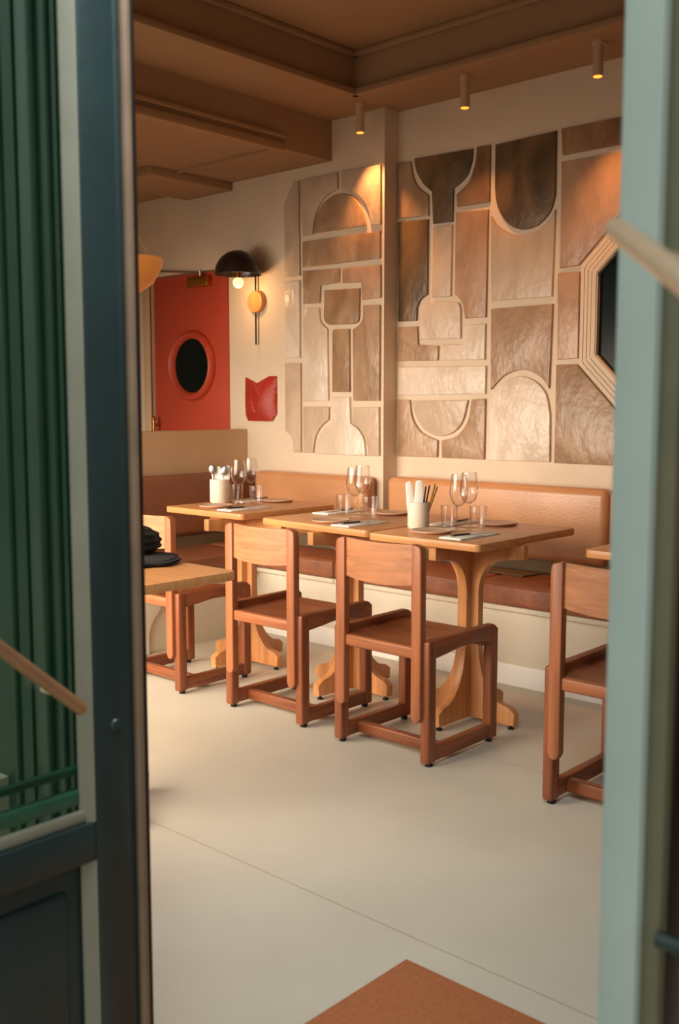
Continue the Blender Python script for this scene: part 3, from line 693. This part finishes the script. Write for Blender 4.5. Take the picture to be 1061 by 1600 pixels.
# ------------------------------------------------------------------ entrance
# door mat
b = MB(); b.box(-1.417, -.45, 1.05, 1.783, .0, .012, .003); tag(b.build('door_mat', M['mat']), 'orange brown coir door mat on the pale floor inside the entrance', 'door mat')

# open door leaf on the left, dark teal, glazed above a panelled base
t = empty('door_2', (0, 0, 0)); tag(t, kind='structure')
XD = -1.40; y0, y1 = .20, 1.004
b = MB(); b.box(XD - .045, XD, .935, y1, 0, 2.75, .004); b.box(XD - .045, XD, y0, .30, 0, 2.75, .004)
b.box(XD - .045, XD, .30, .935, .545, .612, .004); b.box(XD - .045, XD, .30, .935, 0, .12, .004); b.box(XD - .045, XD, .30, .935, 2.62, 2.75, .004)
b.build('door_frame', M['teal'], t)
# chamfered beads with the caught light put into their paler paint, along the glass and around the panel
def bead(ya, yb, za, zb):
    b = MB()
    b.prism([(XD - .022, .935), (XD - .001, .935), (XD - .002, .932), (XD - .018, .916), (XD - .022, .916)], 'Z', za, zb)
    return b
bead(0, 0, .612, 2.62).build('glazing_bead', M['teal_edge'], t)
b = MB(); b.prism([(XD - .022, .612), (XD - .001, .612), (XD - .018, .632), (XD - .022, .632)], 'Y', .30, .93); 
b.bm.free(); b = MB(); b.box(XD - .024, XD - .010, .30, .925, .612, .632, .004); b.build('glazing_bead', M['teal_edge'], t)
b = MB(); b.box(XD - .040, XD - .020, .30, .925, .64, .665, .003); b.box(XD - .038, XD - .026, .30, .925, .69, .705, .003); b.build('inner_bead', M['green_facade'], t)
bead(0, 0, .12, .545).build('panel_bead', M['teal_edge'], t)
b = MB(); b.box(XD - .036, XD - .028, .30, .93, .11, .55, 0); b.box(XD - .035, XD - .018, .33, .890, .15, .50, .010, 3); b.build('lower_panel', M['teal'], t)
b = MB(); b.box(XD - .030, XD - .026, .30, .93, .60, 2.63, 0); b.build('door_glass', M['pane'], t)
b = MB(); b.lathe([(.0001, 0), (.0115, 0), (.0115, .0015), (.009, .0045), (.0001, .005)], (XD, .978, .767), 20, 'X'); b.build('bolt_cap', M['teal'], t)
b = MB(); b.cyl((XD + .03, .40, 1.262), (XD + .03, .895, .818), .011); b.build('push_bar', M['bar_dull'], t)
for q in ((.45, 1.217), (.86, .849)):
    b = MB(); b.cyl((XD - .026, q[0], q[1]), (XD + .03, q[0], q[1]), .006); b.build('bar_bracket', M['bar'], t)
# left jamb with a rounded bead
b = MB(); b.box(-1.50, XD - .012, y1 + .006, 1.030, 0, 2.75, .004); struct('trim_6', b, M['teal'])
b = MB(); b.cyl((XD - .008, 1.030, 0), (XD - .008, 1.030, 2.75), .0095, 20); struct('trim_7', b, M['bead'])
# moulded green facade pilaster seen through the door's glass
b = MB()
b.box(-2.15, -1.752, 1.03, 1.06, 0, 3.1, .004); b.box(-1.742, -1.61, 1.03, 1.06, 0, 3.1, .004)
for x, r_ in ((-1.632, .007), (-1.68, .011), (-1.80, .008), (-1.95, .012)):
    b.cyl((x, 1.028, 0), (x, 1.028, 3.1), r_, 16)
struct('trim_8', b, M['green_facade'])
b = MB(); b.box(-1.76, -1.50, 1.045, 1.07, 0, 3.1, 0); struct('trim_12', b, M['sage_dark'])
b = MB(); b.box(XD - .05, XD - .006, 1.041, 1.049, 0, 2.75, .002); struct('trim_13', b, M['black_metal'])

# pale door post on the right with narrow rebates, rail stub and slanted bar
b = MB(); b.box(-.521, -.476, 1.0, 1.05, 0, 2.75, .003); struct('trim_9', b, M['sage'])
b = MB(); b.box(-.4765, -.455, 1.012, 1.030, 0, 2.75, .002); struct('trim_10', b, M['sage_dark'])
b = MB(); b.box(-.472, -.454, 1.030, 1.085, 0, 2.75, .001); struct('trim_11', b, M['black_metal'])
b = MB(); b.box(-.447, .5, 1.052, 1.075, .86, 2.72, 0); struct('trim_14', b, M['brown_panel'])
t = empty('pull_bar', (0, 0, 0), 0, 'slanted pale brass pull bar in front of the pale door post', 'door handle')
b = MB()
pA, pB = Vector((-.392, .750, 1.436)), Vector((-.09, .431, 1.274))
b.cyl(pA, pB, .0092, 20); b.ball(pA, .0092); b.build('bar_tube', M['bar'], t)
b = MB(); q = pA.lerp(pB, .20); b.cyl(q, (q.x + .0, 1.052, q.z), .006); b.build('bar_bracket', M['bar'], t)
b = MB(); b.cyl((-.452, 1.0, .731), (.5, 1.0, .731), .009); tag(b.build('guard_rail', M['teal']), 'thin dark teal horizontal rail stub low beside the pale door post', 'rail')
